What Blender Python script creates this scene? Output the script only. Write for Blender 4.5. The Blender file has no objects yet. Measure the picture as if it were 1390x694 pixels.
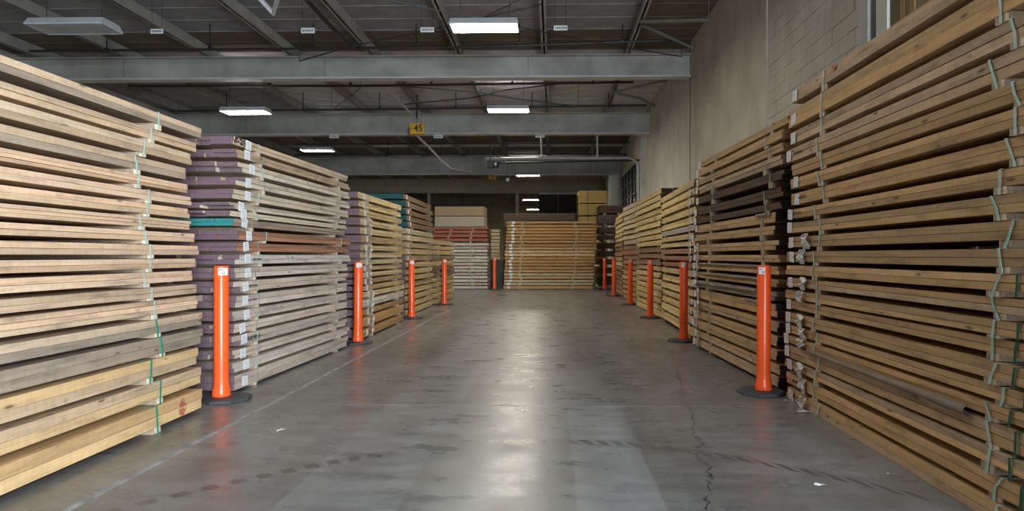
import bpy, bmesh, math, random
from mathutils import Vector, Matrix

R = random.Random(45)
C = bpy.context.scene.collection
sc = bpy.context.scene

# ------------------------------------------------------------------ camera
FPX, CX, HY, H, YAW = 900.0, 730.0, 347.0, 1.22, 0.0222
cam_d = bpy.data.cameras.new('camera')
cam_d.sensor_fit = 'HORIZONTAL'; cam_d.sensor_width = 36.0
cam_d.lens = FPX / 1390 * 36.0
cam_d.shift_x = -(CX - 695) / 1390.0
cam_d.clip_start = 0.05; cam_d.clip_end = 300
cam = bpy.data.objects.new('camera', cam_d); C.objects.link(cam)
cam.location = (0, 0, H); cam.rotation_euler = (math.pi / 2, 0, YAW)
sc.camera = cam

# ------------------------------------------------------------------ world, daylight, exposure
w = bpy.data.worlds.new('world'); sc.world = w; w.use_nodes = True
w.node_tree.nodes['Background'].inputs[0].default_value = (0.8, 0.88, 1.0, 1)
w.node_tree.nodes['Background'].inputs[1].default_value = 0.0

def area(name, loc, target, sx, sy, power, col):
    d = bpy.data.lights.new(name, 'AREA'); d.shape = 'RECTANGLE'; d.size = sx; d.size_y = sy
    d.energy = power; d.color = col; d.spread = math.radians(125)
    o = bpy.data.objects.new(name, d); C.objects.link(o); o.location = loc
    o.rotation_euler = (Vector(target) - Vector(loc)).to_track_quat('-Z', 'Y').to_euler()
    return o
# daylight through the open dock door in the wall behind the camera
area('dock_daylight', (3.2, -4.6, 2.1), (-2.8, 5.0, 0.6), 3.6, 3.4, 1250, (0.78, 0.90, 1.0))
FIX_STRENGTH = 52.0
sc.view_settings.view_transform = 'Standard'; sc.view_settings.look = 'None'
sc.view_settings.gamma = 1.0; sc.view_settings.use_curve_mapping = False
sc.view_settings.exposure = 0.66
sc.cycles.max_bounces = 6; sc.cycles.diffuse_bounces = 4
sc.cycles.sample_clamp_indirect = 4.0

# ------------------------------------------------------------------ helpers
def Wp(px, py, Z):
    """point at camera depth Z seen at pixel px, py"""
    xc = (px - CX) / FPX * Z
    return Vector((xc * math.cos(YAW) - Z * math.sin(YAW), xc * math.sin(YAW) + Z * math.cos(YAW), H + (HY - py) / FPX * Z))
def gz(py): return FPX * H / (py - HY)
def ground(px, py):
    p = Wp(px, py, gz(py)); p.z = 0; return p

def link(name, me, m=None, parent=None):
    o = bpy.data.objects.new(name, me); C.objects.link(o)
    if m is not None and not me.materials: me.materials.append(m)
    if parent is not None: o.parent = parent
    return o
def empty(name, loc=(0, 0, 0), rz=0, label=None, cat=None, group=None):
    o = bpy.data.objects.new(name, None); C.objects.link(o)
    o.location = loc; o.rotation_euler = (0, 0, rz); o.empty_display_size = .1
    if label: tag(o, label, cat, group)
    return o
def tag(o, label, cat, group=None):
    o['label'] = label; o['category'] = cat
    if group: o['group'] = group
    return o
def struct(o):
    o['kind'] = 'structure'; return o
class MB:
    def __init__(s): s.v = []; s.f = []; s.mi = []
    def add(s, vs, fs, mi=0):
        n = len(s.v); s.v += [tuple(v) for v in vs]; s.f += [tuple(i + n for i in f) for f in fs]; s.mi += [mi] * len(fs)
        return s
    def box(s, x0, x1, y0, y1, z0, z1, mi=0):
        return s.add([(x0,y0,z0),(x1,y0,z0),(x1,y1,z0),(x0,y1,z0),(x0,y0,z1),(x1,y0,z1),(x1,y1,z1),(x0,y1,z1)],
              [(3,2,1,0),(4,5,6,7),(0,1,5,4),(1,2,6,5),(2,3,7,6),(3,0,4,7)], mi)
    def tube(s, a, b, r, n=8, mi=0, r2=None):
        a = Vector(a); b = Vector(b); d = (b - a).normalized(); r2 = r if r2 is None else r2
        u = d.orthogonal().normalized(); v = d.cross(u)
        vs = []
        for p, rr in ((a, r), (b, r2)):
            for k in range(n):
                t = 2 * math.pi * k / n; vs.append(p + (u * math.cos(t) + v * math.sin(t)) * rr)
        fs = [(k, (k + 1) % n, n + (k + 1) % n, n + k) for k in range(n)] + [tuple(range(n))[::-1], tuple(range(n, 2 * n))]
        return s.add(vs, fs, mi)
    def path(s, pts, r, n=8, mi=0):
        pts = [Vector(p) for p in pts]; u = None; rings = []
        for i, p in enumerate(pts):
            d = (pts[min(i + 1, len(pts) - 1)] - pts[max(i - 1, 0)]).normalized()
            if u is None: u = d.orthogonal()
            u = (u - d * u.dot(d)).normalized(); v = d.cross(u)
            rings.append([p + (u * math.cos(2*math.pi*k/n) + v * math.sin(2*math.pi*k/n)) * r for k in range(n)])
        vs = [q for rg in rings for q in rg]; fs = []
        for i in range(len(rings) - 1):
            fs += [(i*n+k, i*n+(k+1)%n, (i+1)*n+(k+1)%n, (i+1)*n+k) for k in range(n)]
        fs += [tuple(range(n))[::-1], tuple(range((len(rings)-1)*n, len(rings)*n))]
        return s.add(vs, fs, mi)
    def lathe(s, prof, n=24, mi=0, c=(0, 0)):
        vs = []; fs = []
        for r, z in prof:
            for k in range(n):
                t = 2 * math.pi * k / n; vs.append((c[0] + r * math.cos(t), c[1] + r * math.sin(t), z))
        for i in range(len(prof) - 1):
            fs += [(i*n+k, i*n+(k+1)%n, (i+1)*n+(k+1)%n, (i+1)*n+k) for k in range(n)]
        fs += [tuple(range(n))[::-1], tuple(range((len(prof)-1)*n, len(prof)*n))]
        return s.add(vs, fs, mi)
    def mesh(s, name, mats=(), smooth=False):
        me = bpy.data.meshes.new(name); me.from_pydata(s.v, [], s.f)
        for m in mats: me.materials.append(m)
        if len(mats) > 1: me.polygons.foreach_set('material_index', s.mi)
        if smooth: me.shade_smooth(); me.set_sharp_from_angle(angle=math.radians(40))
        me.update(); return me
    def obj(s, name, m, parent=None, smooth=False):
        mats = m if isinstance(m, (list, tuple)) else (m,)
        o = bpy.data.objects.new(name, s.mesh(name, mats, smooth)); C.objects.link(o)
        if parent is not None: o.parent = parent
        return o

# ------------------------------------------------------------------ materials
class NT:
    def __init__(s, name):
        s.m = bpy.data.materials.new(name); s.m.use_nodes = True; s.t = s.m.node_tree
        s.b = s.t.nodes['Principled BSDF']
    def n(s, typ, **kw):
        nd = s.t.nodes.new(typ)
        for k, v in kw.items():
            if k.startswith('i_'):
                nd.inputs[k[2:]].default_value = v
            else: setattr(nd, k, v)
        return nd
    def l(s, a, b): s.t.links.new(a, b)
    def math(s, op, a, b=None, c=None, clamp=False):
        nd = s.t.nodes.new('ShaderNodeMath'); nd.operation = op; nd.use_clamp = clamp
        for i, x in enumerate((a, b, c)):
            if x is None: continue
            if isinstance(x, (int, float)): nd.inputs[i].default_value = x
            else: s.l(x, nd.inputs[i])
        return nd.outputs[0]
    def mix(s, fac, a, b, blend='MIX'):
        nd = s.t.nodes.new('ShaderNodeMix'); nd.data_type = 'RGBA'; nd.blend_type = blend
        for i, x in ((0, fac), (6, a), (7, b)):
            if isinstance(x, (int, float)): nd.inputs[i].default_value = x
            elif isinstance(x, tuple): nd.inputs[i].default_value = (x + (1,))[:4]
            else: s.l(x, nd.inputs[i])
        return nd.outputs[2]
    def ramp(s, fac, stops):
        nd = s.t.nodes.new('ShaderNodeValToRGB'); e = nd.color_ramp.elements
        while len(e) < len(stops): e.new(.5)
        for k, (p, c) in enumerate(stops):
            e[k].position = p; e[k].color = (c, c, c, 1) if isinstance(c, (int, float)) else (c + (1,))[:4]
        s.l(fac, nd.inputs[0]); return nd.outputs[0]
    def noise(s, vec, scale, detail=3, rough=.55, stretch=None, dist=0.0):
        if stretch:
            mp = s.n('ShaderNodeMapping'); mp.inputs['Scale'].default_value = stretch; s.l(vec, mp.inputs[0]); vec = mp.outputs[0]
        nd = s.n('ShaderNodeTexNoise', i_Scale=scale, i_Detail=detail, i_Roughness=rough, i_Distortion=dist)
        s.l(vec, nd.inputs['Vector']); return nd.outputs[0]
    def bump(s, h, strength=.3, dist=.01):
        bp = s.n('ShaderNodeBump', i_Strength=strength, i_Distance=dist); s.l(h, bp.inputs['Height']); s.l(bp.outputs[0], s.b.inputs['Normal'])
    def col(s, x): s.l(x, s.b.inputs['Base Color'])
    def rough(s, x):
        if isinstance(x, (int, float)): s.b.inputs['Roughness'].default_value = x
        else: s.l(x, s.b.inputs['Roughness'])

def simple(name, col, rough=.6, var=.25, scale=8, metal=0.0, coord='Object', stretch=None, bump=0.0):
    t = NT(name); tc = t.n('ShaderNodeTexCoord')
    nz = t.noise(tc.outputs[coord], scale, 4, .6, stretch)
    f = t.ramp(nz, [(.3, 1 - var), (.7, 1 + var * .5)])
    t.col(t.mix(1.0, tuple(col), f, 'MULTIPLY')); t.rough(rough); t.b.inputs['Metallic'].default_value = metal
    if bump: t.bump(nz, bump, .01)
    return t.m

def wood_material():
    t = NT('sawn_lumber')
    oi = t.n('ShaderNodeObjectInfo'); tc = t.n('ShaderNodeTexCoord')
    dm = t.n('ShaderNodeAttribute', attribute_type='OBJECT', attribute_name='dims')
    ec = t.n('ShaderNodeAttribute', attribute_type='OBJECT', attribute_name='end_col')
    vm = t.n('ShaderNodeVectorMath', operation='MULTIPLY'); t.l(tc.outputs['Object'], vm.inputs[0]); t.l(dm.outputs['Vector'], vm.inputs[1])
    rnd = t.math('MULTIPLY', oi.outputs['Random'], 71.0)
    cmb = t.n('ShaderNodeCombineXYZ'); t.l(rnd, cmb.inputs[0]); t.l(rnd, cmb.inputs[1]); t.l(rnd, cmb.inputs[2])
    ad = t.n('ShaderNodeVectorMath', operation='ADD'); t.l(vm.outputs[0], ad.inputs[0]); t.l(cmb.outputs[0], ad.inputs[1])
    p = ad.outputs[0]
    grain = t.noise(p, 1.0, 5, .65, (2.2, 75, 75), .3)
    blotch = t.noise(p, 1.0, 3, .6, (2.4, 9, 14))
    saw = t.noise(p, 1.0, 2, .5, (48, 6, 6))
    col = t.mix(1.0, oi.outputs['Color'], t.ramp(grain, [(.25, .70), (.5, .98), (.75, 1.10)]), 'MULTIPLY')
    col = t.mix(1.0, col, t.ramp(blotch, [(.25, .56), (.45, .96), (.8, 1.16)]), 'MULTIPLY')
    col = t.mix(.32, col, t.ramp(saw, [(.3, .72), (.6, 1.05)]), 'MULTIPLY')
    # grey weather stain and small dark knots
    st = t.noise(p, 1.0, 4, .65, (3.5, 8, 8))
    col = t.mix(t.ramp(st, [(.62, 0.0), (.74, .55)]), col, (.16, .13, .105))
    vo = t.n('ShaderNodeTexVoronoi', i_Scale=1.0); mp = t.n('ShaderNodeMapping'); mp.inputs['Scale'].default_value = (3.2, 11, 11)
    t.l(p, mp.inputs[0]); t.l(mp.outputs[0], vo.inputs['Vector'])
    col = t.mix(t.ramp(vo.outputs['Distance'], [(.06, .75), (.13, 0.0)]), col, (.09, .05, .028))
    # end grain or end paint on the two sawn ends, wrapping a little over the arris
    sp = t.n('ShaderNodeSeparateXYZ'); t.l(tc.outputs['Object'], sp.inputs[0])
    sd = t.n('ShaderNodeSeparateXYZ'); t.l(dm.outputs['Vector'], sd.inputs[0])
    inner = t.math('MULTIPLY', t.math('SUBTRACT', .5, t.math('ABSOLUTE', sp.outputs[0])), sd.outputs[0])
    endn = t.noise(p, 60, 3, .6)
    mask = t.math('LESS_THAN', inner, t.math('MULTIPLY', endn, .018))
    ecol = t.mix(1.0, ec.outputs['Color'], t.ramp(endn, [(.3, .7), (.7, 1.15)]), 'MULTIPLY')
    col = t.mix(mask, col, ecol)
    t.col(col); t.rough(.72); t.b.inputs['Specular IOR Level'].default_value = .25
    t.bump(grain, .35, .004)
    return t.m
WOOD = wood_material()

def concrete_floor():
    t = NT('worn_concrete'); g = t.n('ShaderNodeNewGeometry'); P = g.outputs['Position']
    sx = t.n('ShaderNodeSeparateXYZ'); t.l(P, sx.inputs[0]); X, Y = sx.outputs[0], sx.outputs[1]
    big = t.noise(P, .55, 5, .6); med = t.noise(P, 2.2, 5, .6, None, .2); fine = t.noise(P, 38, 4, .6)
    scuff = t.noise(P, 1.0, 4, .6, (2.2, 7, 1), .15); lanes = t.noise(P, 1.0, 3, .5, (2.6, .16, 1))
    col = t.ramp(big, [(.25, (.12, .12, .118)), (.5, (.175, .175, .17)), (.78, (.235, .235, .228))])
    col = t.mix(.75, col, t.ramp(lanes, [(.3, .66), (.7, 1.3)]), 'MULTIPLY')
    col = t.mix(.8, col, t.ramp(scuff, [(.3, .72), (.65, 1.14)]), 'MULTIPLY')
    col = t.mix(.5, col, t.ramp(fine, [(.35, .8), (.65, 1.12)]), 'MULTIPLY')
    col = t.mix(t.ramp(med, [(.46, 0.0), (.60, .28), (.80, .85)]), col, (.085, .063, .042))     # brown stains
    # lighter patched lane with a straight edge
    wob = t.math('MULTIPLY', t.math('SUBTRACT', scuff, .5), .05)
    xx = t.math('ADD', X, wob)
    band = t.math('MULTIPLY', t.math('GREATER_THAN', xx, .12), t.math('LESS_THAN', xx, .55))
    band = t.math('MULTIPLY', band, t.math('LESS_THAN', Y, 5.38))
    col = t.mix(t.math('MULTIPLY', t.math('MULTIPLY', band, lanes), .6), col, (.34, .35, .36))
    gloss_band = t.math('MULTIPLY', t.math('GREATER_THAN', xx, -1.35), t.math('LESS_THAN', xx, -.75))  # strip lightened in colour to imitate daylight gloss on the floor
    col = t.mix(t.math('MULTIPLY', t.math('MULTIPLY', gloss_band, scuff), .45), col, (.30, .31, .325))
    # zig-zag tyre prints, curving across the aisle
    arc = t.math('SUBTRACT', t.math('ADD', Y, t.math('MULTIPLY', t.math('MULTIPLY', X, X), .28)), 4.35)
    tooth = t.math('GREATER_THAN', t.math('SINE', t.math('MULTIPLY', t.math('ADD', X, t.math('MULTIPLY', arc, .5)), 62)), -.2)
    trk = t.math('MULTIPLY', t.math('LESS_THAN', t.math('ABSOLUTE', arc), .055), tooth)
    trk = t.math('MULTIPLY', trk, t.ramp(big, [(.36, 0.0), (.48, .8)]))
    col = t.mix(trk, col, (.07, .065, .058))
    # long wandering crack on the right
    cn = t.noise(P, 2.3, 6, .7)
    cx = t.math('ADD', t.math('ADD', .36, t.math('MULTIPLY', Y, .135)), t.math('MULTIPLY', t.math('SUBTRACT', cn, .5), .34))
    cd = t.math('ABSOLUTE', t.math('SUBTRACT', X, cx))
    rng = t.math('MULTIPLY', t.math('GREATER_THAN', Y, 2.2), t.math('LESS_THAN', Y, 9.5))
    crk = t.math('MULTIPLY', t.math('LESS_THAN', cd, t.math('MULTIPLY', fine, .009)), rng)
    col = t.mix(t.math('MULTIPLY', crk, .9), col, (.018, .016, .014))
    t.col(col)
    t.rough(t.math('ADD', t.ramp(scuff, [(.3, .19), (.7, .36)]), t.ramp(med, [(.35, .0), (.75, .12)])))
    t.b.inputs['Specular IOR Level'].default_value = .55
    hgt = t.math('SUBTRACT', t.math('ADD', t.math('MULTIPLY', fine, .25), scuff), t.math('MULTIPLY', crk, 2.0))
    t.bump(hgt, .10, .01)
    return t.m
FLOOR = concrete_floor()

def masonry(name, col, var):
    t = NT(name); g = t.n('ShaderNodeNewGeometry'); P = g.outputs['Position']
    a = t.noise(P, 1.1, 5, .6); b = t.noise(P, 14, 4, .6); s = t.noise(P, 1.0, 4, .6, (2, 2, .8))
    c = t.mix(1.0, tuple(col), t.ramp(a, [(.3, 1 - var), (.7, 1 + var * .4)]), 'MULTIPLY')
    c = t.mix(.5, c, t.ramp(s, [(.3, .75), (.6, 1.06)]), 'MULTIPLY')
    c = t.mix(t.ramp(b, [(.68, 0.0), (.78, .5)]), c, (.14, .13, .12))
    t.col(c); t.rough(.85); t.bump(b, .35, .01); return t.m
WALL = masonry('painted_plaster', (.56, .53, .465), .22)
BLOCK = masonry('painted_block', (.56, .53, .465), .2)
WALL2 = masonry('pale_plaster', (.62, .61, .57), .2)
BACKW = masonry('olive_wall', (.36, .31, .18), .3)
STEEL = simple('painted_steel_beam', (.40, .39, .355), .5, .3, 1.3, coord='Object')
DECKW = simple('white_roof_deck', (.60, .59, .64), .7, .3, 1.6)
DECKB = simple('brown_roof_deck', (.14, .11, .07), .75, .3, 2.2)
FLANGE = simple('bounce_lit_flange', (.58, .57, .54), .5, .2, 1.6)  # beam steel painted lighter to imitate floor bounce under the flange
DECKG = simple('grey_roof_deck', (.27, .26, .275), .7, .3, 1.8)
BRACE = simple('dull_brace_paint', (.17, .16, .14), .6, .25, 3)
PURL = simple('purlin_paint', (.34, .32, .29), .6, .25, 3)
PIPE = simple('black_pipe', (.02, .02, .02), .45, .3, 6)
GALV = simple('galvanised_pipe', (.52, .52, .53), .35, .2, 8, metal=.3)
BLACK = simple('black_rubber', (.04, .042, .046), .65, .3, 18)
ORANGE = simple('orange_plastic', (.95, .105, .018), .28, .08, 5)
WHITE = simple('white_label', (.8, .8, .8), .5, .06, 20)
INK = simple('black_ink', (.03, .03, .035), .6, .2, 30)
GREYINK = simple('grey_ink', (.48, .50, .56), .6, .2, 30)
REDINK = simple('red_ink', (.5, .03, .04), .6, .2, 30)
def spray():
    t = NT('red_spray_paint'); tc = t.n('ShaderNodeTexCoord'); nz = t.noise(tc.outputs['Object'], 1.0, 4, .7, (14, 14, 40))
    t.b.inputs['Base Color'].default_value = (.50, .10, .065, 1); t.rough(.7)
    t.l(t.ramp(nz, [(.36, 0.0), (.62, .85)]), t.b.inputs['Alpha']); return t.m
REDSPRAY = spray()
PAPER = simple('crumpled_tag_paper', (.62, .61, .58), .6, .3, 26)
STRAPS = {'mint': simple('pale_mint_strap', (.38, .56, .50), .35, .15, 30), 'green': simple('green_strap', (.0, .27, .17), .35, .15, 30),
          'clear': simple('clear_strap', (.30, .33, .27), .35, .2, 30), 'dark': simple('dark_green_strap', (.005, .10, .05), .4, .2, 30)}
YELLOW = simple('yellow_sign', (.80, .42, .015), .5, .08, 6)
MDF = simple('fibreboard', (.36, .25, .13), .75, .1, 3, stretch=(1, 1, 30))
MDFT = simple('tan_fibreboard', (.46, .32, .10), .75, .1, 3, stretch=(1, 1, 30))
KRAFT = simple('kraft_paper', (.22, .165, .115), .7, .2, 6, bump=.3)
DARK = simple('dark_tarp', (.003, .003, .003), .9, .3, 6); DARK.node_tree.nodes['Principled BSDF'].inputs['Specular IOR Level'].default_value = .08
DGREEN = simple('dark_green_bin', (.035, .042, .036), .6, .3, 4)
GLASS = simple('dirty_window_glass', (.045, .055, .075), .25, .3, 5)
FRAME = simple('dark_window_frame', (.02, .021, .024), .5, .2, 8)
PLY = simple('plywood', (.22, .15, .085), .75, .3, 2.5, stretch=(1, 4, .5))
SEAL = simple('joint_filler', (.29, .295, .30), .6, .55, 9)
DKPAINT = simple('dark_seam', (.03, .03, .028), .8, .2, 5)
HOUSE = simple('fixture_housing', (.46, .47, .49), .4, .1, 5)
def emit(name, col, s):
    t = NT(name); t.col(t.mix(0.0, (.8, .8, .8), (.8, .8, .8))); t.b.inputs['Emission Color'].default_value = col + (1,); t.b.inputs['Emission Strength'].default_value = s
    return t.m
LAMP = emit('lit_diffuser', (1.0, .945, .79), FIX_STRENGTH)
GLOW = emit('added_deck_glow', (1.0, .97, .92), 11.0)
LAMPD = emit('dim_diffuser', (1.0, .945, .79), 20.0)
OFF = simple('unlit_diffuser', (.50, .52, .54), .3, .1, 4)

# ------------------------------------------------------------------ floor
XL, XR, YN, YF, ZD = -14.0, 3.4, -9.4, 66.0, 6.46
fl = struct(MB().box(XL - .3, XR + .3, YN, YF, -.30, -.03).obj('floor', SEAL))
xb = [XL, -11.3, -6.8, -2.32, 2.2, XR]; yb = [YN, -2.0, 5.38, 12.77, 20.2, 27.6, 35.0, 42.4, 50, YF]
for i in range(len(xb) - 1):
    for j in range(len(yb) - 1):
        gx = .017; gy = .003
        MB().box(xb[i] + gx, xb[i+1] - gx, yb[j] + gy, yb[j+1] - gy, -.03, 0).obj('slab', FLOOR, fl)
mb = MB()
n = 70
for k in range(n):
    y0 = 1.0 + k * .33; y1 = y0 + .33
    ra = [(-2.32 + R.uniform(-.005, .005), y0), ] if k == 0 else [last]
    last = (-2.32 + R.uniform(-.007, .007), y1); a = ra[0]; wd = .019
    mb.add([(a[0]-wd,a[1],-.028),(a[0]+wd,a[1],-.028),(last[0]+wd,last[1],-.028),(last[0]-wd,last[1],-.028),
            (a[0]-wd,a[1],.002),(a[0]+wd,a[1],.002),(last[0]+wd,last[1],.002),(last[0]-wd,last[1],.002)],
           [(4,5,6,7),(0,4,7,3),(1,2,6,5),(0,1,5,4),(3,7,6,2)])
mb.obj('joint_filler', SEAL, fl)

# ------------------------------------------------------------------ walls
wr = struct(MB().box(XR + .02, XR + .35, YN, YF, 0, ZD).obj('wall_right', WALL))
MB().box(XR - .0, XR + .02, 10.92, 16.42, 0, ZD).obj('plaster_panel', WALL, wr)
MB().box(XR - .02, XR + .02, 10.55, 10.86, 0, ZD).obj('pilaster', WALL, wr)
MB().box(XR - .0, XR + .02, 16.52, 24.4, 0, ZD).obj('plaster_panel', WALL2, wr)
MB().box(XR + .0, XR + .02, 16.42, 16.52, 0, ZD).obj('dark_joint', DKPAINT, wr)
MB().box(XR - .0, XR + .02, 24.9, 27.0, 0, ZD).obj('plaster_panel', WALL2, wr)
MB().box(XR - .0, XR + .02, 32.0, 60.0, 0, ZD).obj('plaster_panel', WALL, wr)
MB().box(XR - .14, XR + .02, 24.45, 24.8, 0, ZD).obj('pilaster', WALL2, wr)
bw, bh = .403, .203
blockme = [MB().box(-.004 - k * .003, .018, 0, bw - .006, 0, bh - .006).mesh('block', (BLOCK,)) for k in range(3)]
halfme = MB().box(-.004, .018, 0, bw / 2 - .006, 0, bh - .006).mesh('block', (BLOCK,))
for r in range(21):
    z = 2.15 + r * bh; y0 = 7.33
    off = (r % 2) * bw / 2
    if off: o = link('block', halfme, None, wr); o.location = (XR, y0, z)
    for c in range(8):
        y = y0 + off + c * bw
        if y + bw > 10.56:
            if y + bw / 2 <= 10.56: o = link('block', halfme, None, wr); o.location = (XR, y, z)
            continue
        o = link('block', R.choice(blockme), None, wr); o.location = (XR, y, z)
MB().box(XR - .03, XR + .02, 7.33, 10.55, 0, 2.14).obj('plaster_panel', WALL, wr)
MB().box(XR - .05, XR + .02, 7.26, 7.32, 0, ZD).obj('steel_post', FRAME, wr)
MB().box(XR - .10, XR + .02, 7.02, 7.25, 0, ZD).obj('steel_post', STEEL, wr)
MB().box(XR - .00, XR + .02, 6.88, 7.02, 0, ZD).obj('dark_gap', DKPAINT, wr)
MB().box(XR - .08, XR + .02, 6.66, 6.88, 0, ZD).obj('jamb', WALL2, wr)
PLYD = simple('weathered_plywood', (.13, .085, .04), .75, .3, 2.5, stretch=(1, 4, .5))
PLYY = simple('yellowed_board', (.30, .20, .07), .75, .3, 2.5, stretch=(1, 4, .5))
for k, (a, b, m) in enumerate([(6.46, 6.655, PLYD), (6.38, 6.455, PLYY), (6.30, 6.375, PLY), (6.20, 6.295, PLYY)]):
    MB().box(XR - .05 - .008 * (k % 2), XR + .02, a, b, 0, ZD - .1).obj('board', m, wr)
MB().box(XR - .045, XR + .02, 3.7, 6.19, 0, ZD - .1).obj('plywood_sheet', PLY, wr)
mb = MB().lathe([(.05, 0), (.05, .012)], 9).obj('knot', DKPAINT, wr); mb.rotation_euler = (0, -math.pi/2, 0); mb.scale = (.7, 1.6, 1); mb.location = (XR - .044, 5.72, 3.38)
# far steel window
wn = struct(empty('window_1', (XR, 27.0, 0)))
for i in range(4):
    for j in range(6):
        MB().box(0, .02, .06 + i*1.24, .06 + i*1.24 + 1.16, 1.5 + j*.58, 1.5 + j*.58 + .53).obj('pane', GLASS, wn)
fm = MB()
for i in range(5): fm.box(-.05, .03, i*1.24 - .02, i*1.24 + .06, 1.42, 5.0)
fm.obj('mullion', FRAME, wn)
fm = MB()
for j in range(7): fm.box(-.03, .03, 0, 5.0, 1.45 + j*.58, 1.5 + j*.58)
fm.obj('transom', FRAME, wn)
struct(MB().box(XL - .3, XL, YN, YF, 0, ZD).obj('wall_left', WALL))
struct(MB().box(XL, XR, YF, YF + .3, 0, ZD).obj('wall_back', BACKW))
struct(MB().box(XL, XR, YN - .3, YN, 0, ZD).obj('wall_front', WALL))

# ------------------------------------------------------------------ ceiling: deck panels, purlins, beams
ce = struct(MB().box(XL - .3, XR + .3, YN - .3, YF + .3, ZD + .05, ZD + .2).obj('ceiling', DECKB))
y = 7.1
pm = {}
def deck_panel(y, x0, x1, m):
    k = (x0, m.name)
    if k not in pm: pm[k] = MB().box(x0, x1 - .01, 0, .742, .0, .04).box(x0, x1 - .01, .715, .742, -.014, 0).mesh('roof_panel', (m,))
    o = link('roof_panel', pm[k], None, ce); o.location = (0, y, ZD + R.uniform(-.006, .006))
while y < 36:
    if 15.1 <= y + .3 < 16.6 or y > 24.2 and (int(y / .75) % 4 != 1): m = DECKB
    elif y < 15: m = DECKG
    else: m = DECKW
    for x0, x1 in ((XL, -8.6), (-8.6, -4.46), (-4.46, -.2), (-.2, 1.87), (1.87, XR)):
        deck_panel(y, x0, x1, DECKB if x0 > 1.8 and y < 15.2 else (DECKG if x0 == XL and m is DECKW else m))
    y += .75
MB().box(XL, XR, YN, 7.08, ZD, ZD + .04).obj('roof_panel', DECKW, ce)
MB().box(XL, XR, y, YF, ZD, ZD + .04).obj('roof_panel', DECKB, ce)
for x in (-12.9, -10.75, -8.62, -6.5, -4.46, -2.3, -.2, 1.87):
    MB().box(x - .02, x + .02, 2, YF, 6.2, ZD).box(x - .07, x + .07, 2, YF, 6.2, 6.225).obj('purlin', PURL, ce)
def beam(Y, zb, zt, mat, fw=.3):
    b = struct(MB().box(XL, XR, Y - .02, Y + .02, zb + .04, zt - .03).obj('beam', mat))
    MB().box(XL, XR, Y - fw/2, Y + fw/2, zb, zb + .04).obj('bottom_flange', FLANGE if mat is STEEL else mat, b)
    MB().box(XL, XR, Y - fw/2, Y + fw/2, zt - .03, zt).obj('top_flange', mat, b)
    st = MB()
    for k in range(3): st.box(XL + 3.2 + k*5.1, XL + 3.215 + k*5.1, Y - fw*.3, Y - .02, zb + .04, zt - .03)
    st.obj('stiffener', mat, b)
    return b
beam(16.5, 5.62, 6.19, STEEL); beam(23.2, 5.45, 6.19, STEEL, .36)
beam(33.4, 5.30, 6.19, STEEL, .3)
beam(43.0, 5.28, 6.19, simple('tan_beam', (.33, .28, .19), .6, .15, 1.5)); beam(53.0, 5.2, 6.19, DECKB)
# column by the far window, thin far posts
struct(MB().lathe([(.31, 0), (.31, 5.28)], 28).obj('column', WALL2, None, True)).location = (3.05, 32.7, 0)
for k, x in enumerate((-2.3, -8.05)):
    struct(MB().lathe([(.11, 0), (.11, 5.25)], 14).obj('column', PURL, None, True)).location = (x, 43.0, 0)

# ------------------------------------------------------------------ lumber
def unit_board(seed):
    r = random.Random(seed); S = 4; vs = []; fs = []
    xs = [-.5, -.27 + r.uniform(-.05, .05), r.uniform(-.05, .05), .26 + r.uniform(-.05, .05), .5]
    for x in xs:
        a, b = r.uniform(-.012, .012), r.uniform(-.012, .012); c, d = r.uniform(0, .035), r.uniform(0, .03)
        vs += [(x, -.5 + a, -.5 + c), (x, .5 + b, -.5 + c), (x, .5 + b, .5 - d), (x, -.5 + a, .5 - d)]
    for i in range(S):
        for k in range(4):
            fs.append((i*4 + k, i*4 + (k+1) % 4, (i+1)*4 + (k+1) % 4, (i+1)*4 + k))
    fs = [f[::-1] for f in fs]
    fs += [(0, 1, 2, 3), tuple(S*4 + k for k in (3, 2, 1, 0))]
    me = bpy.data.meshes.new('board'); me.from_pydata(vs, [], fs); me.materials.append(WOOD); me.update()
    bm = bmesh.new(); bm.from_mesh(me); bmesh.ops.recalc_face_normals(bm, faces=bm.faces); bm.to_mesh(me); bm.free()
    return me
BOARDS = [unit_board(k) for k in range(7)]
BEARM = unit_board(99)

def put_board(parent, name, cx, cy, cz, L, Wd, T, col, endc, me=None):
    o = bpy.data.objects.new(name, me or R.choice(BOARDS)); C.objects.link(o); o.parent = parent
    o.location = (cx, cy, cz); o.scale = (L, Wd, T)
    o['dims'] = (L, Wd, T); o['end_col'] = endc; o.color = (col[0], col[1], col[2], 1)
    return o
def vary(c, a=.12):
    k = 1 + R.uniform(-a, a); h = R.uniform(-.04, .04)
    return (c[0]*k*(1 + h), c[1]*k, c[2]*k*(1 - h))
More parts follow.
